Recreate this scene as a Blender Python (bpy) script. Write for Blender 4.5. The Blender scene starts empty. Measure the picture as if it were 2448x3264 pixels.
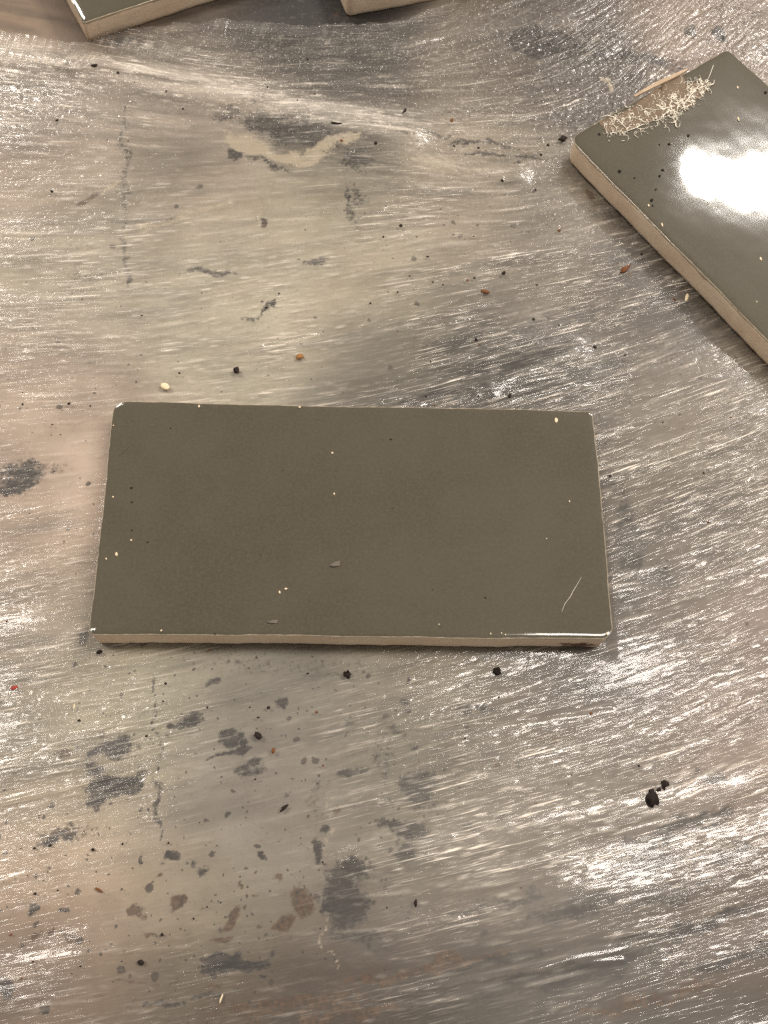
import bpy, bmesh, math, random
import numpy as np
from mathutils import Matrix, Vector

random.seed(7)
rng = np.random.default_rng(11)
scene = bpy.context.scene
col = scene.collection
MM = 0.001

# ------------------------------------------------------------------ camera
PITCH, ROLL, FPX, CAM_H = 0.41430018, 0.13092232, 3500.0, 311.74
W0, H0 = 2448.0, 3264.0
_d = np.array([0, math.sin(PITCH), -math.cos(PITCH)])
_r = np.array([1.0, 0, 0])
_u = np.cross(_r, _d)
_c, _s = math.cos(ROLL), math.sin(ROLL)
_r, _u = _c * _r + _s * _u, -_s * _r + _c * _u
_o = np.array([0, 0, CAM_H])

cam_data = bpy.data.cameras.new("camera")
cam_data.sensor_fit = 'VERTICAL'
cam_data.sensor_height = 36.0
cam_data.lens = 36.0 * FPX / H0
cam_data.clip_start = 0.01
cam_data.clip_end = 50.0
cam = bpy.data.objects.new("camera", cam_data)
col.objects.link(cam)
cam.matrix_world = Matrix(((_r[0], _u[0], -_d[0], 0), (_r[1], _u[1], -_d[1], 0),
                           (_r[2], _u[2], -_d[2], CAM_H * MM), (0, 0, 0, 1)))
scene.camera = cam

# ------------------------------------------------------------------ world and lamps (indoors: ceiling panels)
world = bpy.data.worlds.new("World")
scene.world = world
world.use_nodes = True
bg = world.node_tree.nodes["Background"]
bg.inputs[0].default_value = (1.0, 0.91, 0.82, 1)
bg.inputs[1].default_value = 0.43


def ceiling_lamp(name, x, y, z, sx, sy, power, colour):
    d = bpy.data.lights.new(name, 'AREA')
    d.shape = 'RECTANGLE'
    d.size, d.size_y = sx, sy
    d.energy = power
    d.color = colour
    o = bpy.data.objects.new(name, d)
    col.objects.link(o)
    o.location = (x, y, z)
    return o


WARM = (1.0, 0.93, 0.86)
ceiling_lamp("ceiling_lamp_a", 1.28, 2.12, 2.0, 1.20, 0.11, 112, WARM)
ceiling_lamp("ceiling_lamp_b", 0.98, 0.42, 2.0, 1.20, 0.24, 26, WARM)
ceiling_lamp("ceiling_lamp_c", -1.16, 0.42, 2.0, 1.00, 0.24, 21, WARM)
ceiling_lamp("ceiling_lamp_d", -1.62, 2.12, 2.0, 1.00, 0.20, 30, WARM)

vs = scene.view_settings
vs.view_transform = 'Standard'
vs.look = 'None'
vs.exposure = 0.0
vs.gamma = 1.0
vs.use_curve_mapping = False
scene.cycles.max_bounces = 4
scene.cycles.transparent_max_bounces = 8
scene.cycles.caustics_reflective = False
scene.cycles.caustics_refractive = False
scene.cycles.use_denoising = False
scene.cycles.sample_clamp_direct = 14.0


# ------------------------------------------------------------------ measuring helpers (all in millimetres)
def px(x, y, z=0.0):
    D = _d + ((x - W0 / 2) / FPX) * _r - ((y - H0 / 2) / FPX) * _u
    t = (z - _o[2]) / D[2]
    return (_o + D * t)


def px_scale(x, y):
    """millimetres of table per photograph pixel, across and away"""
    p = px(x, y)
    return np.linalg.norm(px(x + 10, y) - p) / 10, np.linalg.norm(px(x, y - 10) - p) / 10


def px_dir(x, y, deg):
    a = math.radians(deg)
    p = px(x, y)
    q = px(x + 20 * math.cos(a), y - 20 * math.sin(a))
    return math.atan2(q[1] - p[1], q[0] - p[0])


def lin(r, g, b):
    f = lambda c: (c / 255 / 12.92) if c / 255 <= 0.04045 else ((c / 255 + 0.055) / 1.055) ** 2.4
    return (f(r), f(g), f(b))


def smooth(a, b, x):
    t = np.clip((x - a) / (b - a), 0, 1)
    return t * t * (3 - 2 * t)


# a raster over the table on which wrinkles and stains are worked out
X0, X1, Y0, Y1, STEP = -195.0, 150.0, -40.0, 400.0, 0.34
NX, NY = int((X1 - X0) / STEP), int((Y1 - Y0) / STEP)


def gauss_noise(sig_mm, ny=NY, nx=NX, sig_x=None):
    n = rng.standard_normal((ny, nx)).astype(np.float32)
    fy = np.fft.fftfreq(ny)[:, None]
    fx = np.fft.rfftfreq(nx)[None, :]
    sy = sig_mm / STEP
    sx = (sig_x or sig_mm) / STEP
    g = np.exp(-2 * (math.pi ** 2) * ((fy * sy) ** 2 + (fx * sx) ** 2))
    out = np.fft.irfft2(np.fft.rfft2(n) * g, s=(ny, nx)).astype(np.float32)
    return out / out.std()


def bilinear(F, x, y, x0=X0, y0=Y0, sx=STEP, sy=STEP):
    fx = np.clip((x - x0) / sx, 0, F.shape[1] - 1.001)
    fy = np.clip((y - y0) / sy, 0, F.shape[0] - 1.001)
    ix = fx.astype(np.int32)
    iy = fy.astype(np.int32)
    tx = fx - ix
    ty = fy - iy
    return ((F[iy, ix] * (1 - tx) + F[iy, ix + 1] * tx) * (1 - ty)
            + (F[iy + 1, ix] * (1 - tx) + F[iy + 1, ix + 1] * tx) * ty)


def rbf(points, sigma):
    """smooth field through a few values measured at photograph pixels, on a coarse 4 mm grid"""
    gx = np.arange(X0, X1 + 4, 4.0)
    gy = np.arange(Y0, Y1 + 4, 4.0)
    GX, GY = np.meshgrid(gx, gy)
    num = 0
    den = 1e-9
    for (a, b, v) in points:
        p = px(a, b)
        w = np.exp(-((GX - p[0]) ** 2 + (GY - p[1]) ** 2) / (2 * sigma ** 2)) + 1e-7
        num = num + w * v
        den = den + w
    return (num / den).astype(np.float32)


xs = (X0 + STEP * np.arange(NX)).astype(np.float32)
ys = (Y0 + STEP * np.arange(NY)).astype(np.float32)
GX, GY = np.meshgrid(xs, ys)


def full(F):
    return bilinear(F, GX, GY, X0, Y0, 4.0, 4.0).astype(np.float32)


ANG = [(0, 150, -8), (400, 250, -10), (900, 330, -12), (1400, 480, -9), (1700, 560, 4), (0, 700, 0), (600, 700, 8),
       (1100, 700, 8), (1600, 750, 8), (1900, 900, 24), (0, 1100, 2), (700, 1000, 3), (1300, 1200, 12), (1700, 1150, 18),
       (2200, 1200, 20), (0, 1700, 8), (2100, 1500, 20), (2300, 1800, 18), (100, 2150, 8), (700, 2200, 12),
       (1400, 2200, 14), (2200, 2200, 15), (100, 2700, 18), (700, 2600, 16), (1400, 2700, 14), (2200, 2700, 14),
       (100, 3150, 8), (900, 3150, 8), (1700, 3100, 13), (2400, 3000, 15), (1200, 100, 14), (1800, 100, 28), (2300, 100, 35)]
ang = full(rbf([(a, b, px_dir(a, b, v)) for a, b, v in ANG], 26.0))
ang += 0.07 * gauss_noise(14.0)
CA = np.cos(ang).astype(np.float32)
SA = np.sin(ang).astype(np.float32)


def streak(noise, length_mm, step=1.6):
    """smear a noise along the direction the film was pulled in"""
    n = max(2, int(length_mm / STEP / step / 2))
    acc = noise.copy()
    iy0, ix0 = np.mgrid[0:NY, 0:NX].astype(np.float32)
    for sgn in (1, -1):
        x = ix0.copy()
        y = iy0.copy()
        for k in range(n):
            ii = np.clip(y, 0, NY - 1).astype(np.int32)
            jj = np.clip(x, 0, NX - 1).astype(np.int32)
            x += sgn * step * CA[ii, jj]
            y += sgn * step * SA[ii, jj]
            ii = np.clip(y + .5, 0, NY - 1).astype(np.int32)
            jj = np.clip(x + .5, 0, NX - 1).astype(np.int32)
            acc += noise[ii, jj] * (0.5 + 0.5 * math.cos(math.pi * (k + 1) / (n + 1)))
    acc -= acc.mean()
    return acc / acc.std()


AMP = [(0, 150, 1), (600, 250, .9), (1100, 150, .9), (1700, 200, .9), (2300, 100, .8), (200, 500, .5), (700, 500, .42),
       (1100, 450, .4), (300, 900, .8), (800, 900, .7), (600, 1150, .5), (1300, 700, .75), (1700, 700, 1.1),
       (1900, 1000, 1.25), (1500, 1150, .95), (2300, 1300, 1.2), (2100, 1700, 1.15), (100, 1500, .4), (100, 1800, .8),
       (100, 2200, 1.1), (500, 2150, .5), (500, 2400, .85), (900, 2450, .5), (1300, 2300, .95), (1800, 2300, 1.1),
       (2200, 2300, 1.1), (300, 2750, .7), (900, 2800, .45), (1400, 2900, 1.), (1900, 2600, 1.2), (2250, 2700, .7), (2300, 2900, .35), (1900, 2900, .6),
       (300, 3100, .5), (900, 3150, .3), (1700, 3150, .3), (2300, 3150, .25), (1100, 2150, .6)]
amp = full(rbf(AMP, 20.0))
SPK = [(300, 100, .8), (900, 150, 1), (1500, 150, 1), (2300, 100, 1), (1700, 300, 1), (1200, 400, .5), (1700, 550, .5),
       (300, 450, .35), (700, 600, .25), (1300, 800, .15), (400, 1000, .15), (1900, 900, .12), (1000, 1600, .1),
       (2200, 1600, .08), (200, 2000, .12), (1200, 2500, .06), (400, 2900, .08), (2200, 2900, .04)]
spk = full(rbf(SPK, 24.0))



def creases(density, sig, length):
    """scattered single creases: mostly flat film, now and then a thin ridge or groove along the pull"""
    n = np.zeros((NY, NX), np.float32)
    k = int(density * NX * NY)
    n.flat[rng.integers(0, NX * NY, k)] = rng.normal(0, 1, k)
    fy_ = np.fft.fftfreq(NY)[:, None]
    fx_ = np.fft.rfftfreq(NX)[None, :]
    g = np.exp(-2 * (math.pi ** 2) * (sig / STEP) ** 2 * (fy_ ** 2 + fx_ ** 2))
    n = np.fft.irfft2(np.fft.rfft2(n) * g, s=(NY, NX)).astype(np.float32)
    return streak(n, length, 1.0) if length else n / n.std()


cr1 = creases(.0100, .21, 4.5)
cr2 = creases(.0045, .24, 10.0)
cr3 = creases(.0008, .30, 26.0)
dim = creases(.022, .28, 0)
s_fine = (cr1 + cr2 + cr3) / 1.7
s_mid = streak(gauss_noise(0.70), 24.0)
s_wide = streak(gauss_noise(1.7), 55.0)
s_broad = streak(gauss_noise(5.0), 70.0, 3.0)
speck = gauss_noise(0.55)
lump = gauss_noise(2.2)
swell = gauss_noise(16.0)

gate = np.clip(1.0 + .42 * gauss_noise(9.0) + .30 * s_wide + .35 * s_broad, .45, 2.0).astype(np.float32)

# places where the tiles press the film flat
TILE_L, TILE_W, TILE_T = 150.0, 75.0, 10.0
T1 = dict(c=(-8.33, 130.19), a=0.12617)
_sa = math.radians(43.0)
_e1 = np.array([math.cos(_sa), math.sin(_sa)])
_e2 = np.array([math.sin(_sa), -math.cos(_sa)])
_cL = np.array([48.2, 286.6])
_cen = _cL + _e1 * 78.4 / 2 + _e2 * TILE_L / 2
T2 = dict(c=(_cen[0], _cen[1]), a=math.atan2(_e2[1], _e2[0]))


def rect_dist(x, y, T, L=TILE_L, Wd=TILE_W):
    c, s = math.cos(T['a']), math.sin(T['a'])
    dx, dy = x - T['c'][0], y - T['c'][1]
    u = np.abs(dx * c + dy * s) - L / 2
    v = np.abs(-dx * s + dy * c) - Wd / 2
    return np.maximum(u, v)


press = np.minimum(smooth(-1.0, 4.0, rect_dist(GX, GY, T1)), smooth(-1.0, 4.0, rect_dist(GX, GY, T2)))
press = press.astype(np.float32)


def seg_field(pts, width, x=GX, y=GY):
    """soft profile along a polyline given in photograph pixels"""
    P = [px(a, b)[:2] for a, b in pts]
    best = np.full(x.shape, 1e9, np.float32)
    for p, q in zip(P[:-1], P[1:]):
        d = q - p
        t = np.clip(((x - p[0]) * d[0] + (y - p[1]) * d[1]) / (d @ d), 0, 1)
        best = np.minimum(best, (x - p[0] - t * d[0]) ** 2 + (y - p[1] - t * d[1]) ** 2)
    return np.exp(-best / (2 * width ** 2)).astype(np.float32)


macro = 0.16 * s_broad + 0.35 * swell
macro += 1.6 * seg_field([(-200, 150), (300, 215), (800, 330), (1300, 430)], 5.0)
macro += 1.0 * seg_field([(-100, 95), (250, 125), (380, 95), (620, 60), (900, 85), (1100, 70), (1350, 20)], 3.5)
macro += 0.9 * seg_field([(1000, 190), (1400, 120), (1800, 60)], 4.0)
macro += 0.9 * seg_field([(1230, 480), (1650, 560)], 3.0)
macro += 1.0 * seg_field([(1250, 1290), (1560, 1225), (1830, 1120)], 2.6)
macro += 1.5 * seg_field([(1200, 2720), (1700, 2620), (2448, 2450)], 6.0)
macro += 0.35 * seg_field([(300, 3050), (1300, 3000), (2448, 2780)], 7.0)
for _pts, _h in (([(850, 1098), (1000, 1062), (1150, 1030)], .30), ([(830, 690), (1100, 665), (1224, 668)], .22), ([(1000, 185), (1200, 150), (1480, 118)], .35),
                 ([(1560, 1290), (1830, 1225), (2000, 1200)], .25), ([(1880, 1390), (2050, 1340)], .25), ([(1224, 2330), (1700, 2290), (1950, 2250)], .2),
                 ([(1900, 2650), (2120, 2600)], .22), ([(1630, 3100), (1980, 3060)], .16), ([(1224, 3180), (1700, 3090), (2000, 3020)], .14), ([(150, 3190), (400, 3150)], .16),
                 ([(1224, 1275), (1500, 1240)], .25), ([(1480, 55), (1700, -20)], .3), ([(350, 120), (470, 100)], .3), ([(0, 140), (260, 170)], .25), ([(1050, 470), (1600, 570)], .2),
                 ([(30, 1640), (300, 1590)], .16), ([(0, 2560), (330, 2480)], .16), ([(900, 2620), (1224, 2540)], .12), ([(450, 730), (740, 630)], .15)):
    macro += _h * seg_field(_pts, .55) * np.clip(1 + .6 * s_mid, 0, 2)
_p = px(2180, 1420)
macro += 2.2 * np.exp(-((GY - _p[1]) / 26) ** 2 / 2) * smooth(40, 110, GX)
height = macro * 1.0 + amp * gate * (0.015 * cr1 + 0.018 * cr2 + 0.024 * cr3 + 0.006 * s_mid + 0.016 * s_wide) + spk * (0.040 * dim + 0.018 * speck + 0.02 * lump)
height = height * press - (1 - press) * 0.15
lowcut = -1.0
height = np.where(height < lowcut + .4, lowcut + .4 + (height - lowcut - .4) * .25, height).astype(np.float32)
height = np.maximum(height, -1.25)


def film_z(x, y):
    return float(bilinear(height, np.array([x], np.float32), np.array([y], np.float32))[0])


# ------------------------------------------------------------------ node helpers
def new_mat(name):
    m = bpy.data.materials.new(name)
    m.use_nodes = True
    nt = m.node_tree
    nt.nodes.clear()
    return m, nt, nt.nodes, nt.links


def node(ns, typ, **kw):
    n = ns.new(typ)
    for k, v in kw.items():
        setattr(n, k, v)
    return n


def mixc(ns, ls, fac, a, b, blend='MIX'):
    n = ns.new('ShaderNodeMix')
    n.data_type = 'RGBA'
    n.blend_type = blend
    for sock, v in ((n.inputs[0], fac), (n.inputs[6], a), (n.inputs[7], b)):
        if isinstance(v, (int, float)):
            sock.default_value = v
        elif isinstance(v, tuple):
            sock.default_value = (*v[:3], 1)
        else:
            ls.new(v, sock)
    return n.outputs[2]


def math_n(ns, ls, op, a, b=0.0, clamp=False):
    n = ns.new('ShaderNodeMath')
    n.operation = op
    n.use_clamp = clamp
    for sock, v in ((n.inputs[0], a), (n.inputs[1], b)):
        if isinstance(v, (int, float)):
            sock.default_value = v
        else:
            ls.new(v, sock)
    return n.outputs[0]


def noise_n(ns, ls, vec, scale, detail=3, rough=0.55):
    n = ns.new('ShaderNodeTexNoise')
    n.inputs['Scale'].default_value = scale
    n.inputs['Detail'].default_value = detail
    n.inputs['Roughness'].default_value = rough
    ls.new(vec, n.inputs['Vector'])
    return n.outputs[0]


def ramp(ns, ls, fac, a, b):
    n = ns.new('ShaderNodeMapRange')
    n.interpolation_type = 'SMOOTHSTEP'
    n.inputs[1].default_value = a
    n.inputs[2].default_value = b
    ls.new(fac, n.inputs[0])
    return n.outputs[0]


def attr(ns, name):
    n = ns.new('ShaderNodeAttribute')
    n.attribute_name = name
    return n


# ------------------------------------------------------------------ materials
def mat_table():
    m, nt, ns, ls = new_mat("stained_table")
    tc = ns.new('ShaderNodeTexCoord').outputs['Object']
    out = ns.new('ShaderNodeOutputMaterial')
    b = ns.new('ShaderNodeBsdfPrincipled')
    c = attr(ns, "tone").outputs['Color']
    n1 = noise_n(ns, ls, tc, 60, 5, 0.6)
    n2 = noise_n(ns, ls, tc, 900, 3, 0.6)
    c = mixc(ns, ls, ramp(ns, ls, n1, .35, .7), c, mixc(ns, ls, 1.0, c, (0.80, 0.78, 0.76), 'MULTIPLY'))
    c = mixc(ns, ls, math_n(ns, ls, 'MULTIPLY', ramp(ns, ls, n2, .55, .75), .30), c, (0.17, 0.145, 0.115))
    edge = noise_n(ns, ls, tc, 330, 7, 0.78)
    vor, vcol = [], []
    dn = ns.new('ShaderNodeTexNoise')
    dn.inputs['Scale'].default_value = 380
    dn.inputs['Detail'].default_value = 3
    ls.new(tc, dn.inputs['Vector'])
    dv = ns.new('ShaderNodeVectorMath')
    dv.operation = 'SCALE'
    dv.inputs['Scale'].default_value = .0024
    ls.new(dn.outputs['Color'], dv.inputs[0])
    da = ns.new('ShaderNodeVectorMath')
    ls.new(dv.outputs[0], da.inputs[0])
    ls.new(tc, da.inputs[1])
    for sc in (330, 820):
        vn = ns.new('ShaderNodeTexVoronoi')
        vn.inputs['Scale'].default_value = sc
        ls.new(da.outputs[0], vn.inputs['Vector'])
        vor.append(vn.outputs['Distance'])
        vcol.append(vn.outputs['Color'])
    for nm, cc, w in (("dark_stain_shade", (0.014, 0.011, 0.009), .60), ("rust_stain", (0.070, 0.036, 0.015), .55),
                      ("pale_mark", (0.68, 0.57, 0.41), .45)):
        a = attr(ns, nm).outputs['Fac']
        wa = math_n(ns, ls, 'ADD', a, math_n(ns, ls, 'MULTIPLY', math_n(ns, ls, 'SUBTRACT', edge, .5), 1.1))
        wa = math_n(ns, ls, 'ADD', wa, math_n(ns, ls, 'MULTIPLY', math_n(ns, ls, 'SUBTRACT', n2, .5), 1.7))
        wa = math_n(ns, ls, 'SUBTRACT', wa, math_n(ns, ls, 'MULTIPLY', vor[1], .35))
        f = math_n(ns, ls, 'MULTIPLY', ramp(ns, ls, wa, .0, .72), ramp(ns, ls, a, .02, .45))
        f = math_n(ns, ls, 'MULTIPLY', f, math_n(ns, ls, 'ADD', math_n(ns, ls, 'MULTIPLY', ramp(ns, ls, edge, .32, .52), .32), .68))
        c = mixc(ns, ls, f, c, mixc(ns, ls, ramp(ns, ls, n2, .4, .62), cc, tuple(q * 2.2 for q in cc)) if nm != 'pale_mark' else cc)
    # scattered dried droplets
    dr = attr(ns, "droplet").outputs['Fac']
    for k_, cc in ((0, (0.05, 0.032, 0.02)), (1, (0.028, 0.022, 0.018))):
        pick = ns.new('ShaderNodeSeparateColor')
        ls.new(vcol[k_], pick.inputs[0])
        on = math_n(ns, ls, 'GREATER_THAN', dr, pick.outputs[0])
        rad = math_n(ns, ls, 'ADD', .16, math_n(ns, ls, 'MULTIPLY', pick.outputs[1], .22))
        d_ = ramp(ns, ls, math_n(ns, ls, 'SUBTRACT', rad, vor[k_]), -.06, .08)
        c = mixc(ns, ls, math_n(ns, ls, 'MULTIPLY', math_n(ns, ls, 'MULTIPLY', on, d_), .85), c, cc)
    ls.new(c, b.inputs['Base Color'])
    b.inputs['Roughness'].default_value = .55
    bump = ns.new('ShaderNodeBump')
    bump.inputs['Strength'].default_value = .3
    bump.inputs['Distance'].default_value = .0002
    ls.new(n2, bump.inputs['Height'])
    ls.new(bump.outputs[0], b.inputs['Normal'])
    ls.new(b.outputs[0], out.inputs[0])
    return m


def mat_film():
    m, nt, ns, ls = new_mat("clear_stretch_film")
    tc = ns.new('ShaderNodeTexCoord').outputs['Object']
    out = ns.new('ShaderNodeOutputMaterial')
    fl = attr(ns, "flow")               # x along the pull, y across it
    mp = ns.new('ShaderNodeMapping')
    mp.inputs['Scale'].default_value = (150, 1900, 1)
    ls.new(fl.outputs['Vector'], mp.inputs['Vector'])
    fine = ramp(ns, ls, noise_n(ns, ls, mp.outputs[0], 1.0, 1, .5), .58, .74)
    mp2 = ns.new('ShaderNodeMapping')
    mp2.inputs['Scale'].default_value = (55, 1150, 1)
    mp2.inputs['Location'].default_value = (3.7, 9.1, 0)
    ls.new(fl.outputs['Vector'], mp2.inputs['Vector'])
    fine = math_n(ns, ls, 'ADD', math_n(ns, ls, 'MULTIPLY', fine, .8), ramp(ns, ls, noise_n(ns, ls, mp2.outputs[0], 1.0, 1, .5), .60, .74))
    mp3 = ns.new('ShaderNodeMapping')
    mp3.inputs['Scale'].default_value = (240, 2500, 1)
    mp3.inputs['Location'].default_value = (1.3, 4.6, 0)
    ls.new(fl.outputs['Vector'], mp3.inputs['Vector'])
    scr = ramp(ns, ls, noise_n(ns, ls, mp3.outputs[0], 1.0, 2, .6), .52, .72)
    fine = math_n(ns, ls, 'ADD', fine, math_n(ns, ls, 'MULTIPLY', scr, .35))
    spk_n = ramp(ns, ls, noise_n(ns, ls, tc, 1500, 1, .5), .58, .74)
    sp = attr(ns, "crumple").outputs['Fac']
    am = attr(ns, "pull").outputs['Fac']
    h = math_n(ns, ls, 'ADD', math_n(ns, ls, 'MULTIPLY', fine, am), math_n(ns, ls, 'MULTIPLY', spk_n, sp))
    bump = ns.new('ShaderNodeBump')
    bump.inputs['Strength'].default_value = 1.0
    bump.inputs['Distance'].default_value = .000045
    ls.new(h, bump.inputs['Height'])
    fr = ns.new('ShaderNodeFresnel')
    fr.inputs['IOR'].default_value = 1.5
    ls.new(bump.outputs[0], fr.inputs['Normal'])
    f = math_n(ns, ls, 'MULTIPLY', fr.outputs[0], 1.6, True)
    gl = ns.new('ShaderNodeBsdfAnisotropic')
    gl.inputs['Color'].default_value = (1, .98, .96, 1)
    gl.inputs['Roughness'].default_value = .065
    ls.new(bump.outputs[0], gl.inputs['Normal'])
    tr = ns.new('ShaderNodeBsdfTransparent')
    tr.inputs[0].default_value = (.96, .955, .94, 1)
    hz = ns.new('ShaderNodeBsdfDiffuse')
    hz.inputs[0].default_value = (.80, .72, .61, 1)
    m1 = ns.new('ShaderNodeMixShader')
    wh = math_n(ns, ls, 'ADD', math_n(ns, ls, 'MULTIPLY', fine, am), math_n(ns, ls, 'MULTIPLY', spk_n, sp))
    wh = math_n(ns, ls, 'MULTIPLY', wh, .52)
    mk = attr(ns, "milk_sheen").outputs['Fac']
    wh = math_n(ns, ls, 'MULTIPLY', wh, math_n(ns, ls, 'ADD', math_n(ns, ls, 'MULTIPLY', mk, 3.2), .16, True))
    ls.new(math_n(ns, ls, 'ADD', math_n(ns, ls, 'MULTIPLY', mk, .65), wh, True), m1.inputs[0])
    ls.new(tr.outputs[0], m1.inputs[1])
    ls.new(hz.outputs[0], m1.inputs[2])
    m2 = ns.new('ShaderNodeMixShader')
    ls.new(f, m2.inputs[0])
    ls.new(m1.outputs[0], m2.inputs[1])
    g2 = ns.new('ShaderNodeBsdfAnisotropic')
    g2.inputs['Roughness'].default_value = .30
    ls.new(bump.outputs[0], g2.inputs['Normal'])
    m3 = ns.new('ShaderNodeMixShader')
    m3.inputs[0].default_value = .25
    ls.new(gl.outputs[0], m3.inputs[1])
    ls.new(g2.outputs[0], m3.inputs[2])
    ls.new(m3.outputs[0], m2.inputs[2])
    ls.new(m2.outputs[0], out.inputs[0])
    return m


def mat_glaze():
    m, nt, ns, ls = new_mat("olive_grey_glaze")
    tc = ns.new('ShaderNodeTexCoord').outputs['Object']
    out = ns.new('ShaderNodeOutputMaterial')
    b = ns.new('ShaderNodeBsdfPrincipled')
    n1 = noise_n(ns, ls, tc, 30, 8, .72)
    n2 = noise_n(ns, ls, tc, 1100, 4, .75)
    n3 = noise_n(ns, ls, tc, 420, 2, .5)
    c = mixc(ns, ls, ramp(ns, ls, n1, .3, .7), (0.048, 0.041, 0.024), (0.063, 0.054, 0.034))
    c = mixc(ns, ls, math_n(ns, ls, 'MULTIPLY', ramp(ns, ls, n2, .35, .75), .7), c, (0.086, 0.072, 0.048))
    c = mixc(ns, ls, math_n(ns, ls, 'MULTIPLY', ramp(ns, ls, n3, .70, .80), .6), c, (0.035, 0.028, 0.02))
    th = attr(ns, "thin").outputs['Fac']
    th2 = math_n(ns, ls, 'ADD', th, math_n(ns, ls, 'MULTIPLY', math_n(ns, ls, 'SUBTRACT', n3, .5), .8))
    th2 = math_n(ns, ls, 'MULTIPLY', ramp(ns, ls, th2, .35, .9), .85)
    c = mixc(ns, ls, th2, c, (0.47, 0.39, 0.28))
    ls.new(c, b.inputs['Base Color'])
    b.inputs['Roughness'].default_value = .5
    b.inputs['Specular IOR Level'].default_value = .1
    b.inputs['Coat Weight'].default_value = 1.0
    b.inputs['Coat Roughness'].default_value = .06
    b.inputs['Coat IOR'].default_value = 1.5
    bump = ns.new('ShaderNodeBump')
    bump.inputs['Strength'].default_value = .22
    bump.inputs['Distance'].default_value = .0004
    ls.new(noise_n(ns, ls, tc, 55, 2, .5), bump.inputs['Height'])
    ls.new(bump.outputs[0], b.inputs['Coat Normal'])
    ls.new(b.outputs[0], out.inputs[0])
    return m


def mat_simple(name, c1, c2, scale, rough=.8, bump_d=.0001, spots=None):
    m, nt, ns, ls = new_mat(name)
    tc = ns.new('ShaderNodeTexCoord').outputs['Object']
    out = ns.new('ShaderNodeOutputMaterial')
    b = ns.new('ShaderNodeBsdfPrincipled')
    n1 = noise_n(ns, ls, tc, scale, 5, .65)
    c = mixc(ns, ls, ramp(ns, ls, n1, .3, .7), c1, c2)
    n2 = noise_n(ns, ls, tc, scale * 9, 3, .6)
    if spots:
        c = mixc(ns, ls, math_n(ns, ls, 'MULTIPLY', ramp(ns, ls, n2, .58, .72), .5), c, spots)
    ls.new(c, b.inputs['Base Color'])
    b.inputs['Roughness'].default_value = rough
    b.inputs['Specular IOR Level'].default_value = .2
    bump = ns.new('ShaderNodeBump')
    bump.inputs['Strength'].default_value = .6
    bump.inputs['Distance'].default_value = bump_d
    ls.new(n2, bump.inputs['Height'])
    ls.new(bump.outputs[0], b.inputs['Normal'])
    ls.new(b.outputs[0], out.inputs[0])
    return m


def mat_body():
    m, nt, ns, ls = new_mat("bisque_clay")
    tc = ns.new('ShaderNodeTexCoord').outputs['Object']
    out = ns.new('ShaderNodeOutputMaterial')
    b = ns.new('ShaderNodeBsdfPrincipled')
    n1 = noise_n(ns, ls, tc, 90, 5, .6)
    n2 = noise_n(ns, ls, tc, 1100, 3, .6)
    c = mixc(ns, ls, ramp(ns, ls, n1, .3, .7), (0.75, 0.58, 0.42), (0.82, 0.67, 0.50))
    c = mixc(ns, ls, math_n(ns, ls, 'MULTIPLY', ramp(ns, ls, n2, .5, .8), .4), c, (0.30, 0.20, 0.12))
    sc = attr(ns, "scorch").outputs['Fac']
    f = math_n(ns, ls, 'ADD', sc, math_n(ns, ls, 'MULTIPLY', math_n(ns, ls, 'SUBTRACT', noise_n(ns, ls, tc, 500, 4, .7), .5), 1.4))
    f = math_n(ns, ls, 'MULTIPLY', ramp(ns, ls, f, .35, .8), ramp(ns, ls, sc, .05, .4))
    c = mixc(ns, ls, f, c, (0.10, 0.045, 0.02))
    ls.new(c, b.inputs['Base Color'])
    b.inputs['Roughness'].default_value = .85
    bump = ns.new('ShaderNodeBump')
    bump.inputs['Strength'].default_value = .6
    bump.inputs['Distance'].default_value = .0002
    ls.new(n2, bump.inputs['Height'])
    ls.new(bump.outputs[0], b.inputs['Normal'])
    ls.new(b.outputs[0], out.inputs[0])
    return m


M_TABLE, M_FILM, M_GLAZE, M_BODY = mat_table(), mat_film(), mat_glaze(), mat_body()
M_BLACK = mat_simple("black_grit", (.010, .007, .006), (.028, .018, .014), 900, .8)
M_BROWN = mat_simple("brown_grit", (.10, .035, .015), (.20, .08, .03), 900, .8)
M_AMBER = mat_simple("amber_grit", (.30, .15, .05), (.22, .10, .03), 900, .7)
M_RED = mat_simple("red_fleck", (.35, .05, .04), (.25, .04, .03), 900, .7)
M_CHIP = mat_simple("cream_chip", (.74, .62, .43), (.66, .53, .34), 700, .75)
M_FIBRE = mat_simple("dried_fibre", (.82, .76, .64), (.72, .65, .52), 500, .8)
M_WOOD = mat_simple("tan_sliver", (.46, .35, .24), (.36, .26, .17), 300, .8)
M_RESIDUE = mat_simple("brown_residue", (.16, .11, .07), (.12, .085, .055), 300, .6)
M_SMUDGE = mat_simple("pale_dust", (.15, .13, .105), (.12, .10, .08), 900, .8)


# ------------------------------------------------------------------ object helpers
def link_mesh(name, verts, faces, mat, parent=None, smooth_on=True):
    me = bpy.data.meshes.new(name)
    me.from_pydata([tuple(v) for v in verts], [], faces)
    me.update()
    if smooth_on:
        me.polygons.foreach_set("use_smooth", np.ones(len(me.polygons), bool))
    me.materials.append(mat)
    o = bpy.data.objects.new(name, me)
    col.objects.link(o)
    if parent:
        o.parent = parent
    return o


def tag(o, label=None, cat=None, group=None, kind=None):
    if label:
        o["label"] = label
    if cat:
        o["category"] = cat
    if group:
        o["group"] = group
    if kind:
        o["kind"] = kind
    return o


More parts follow.
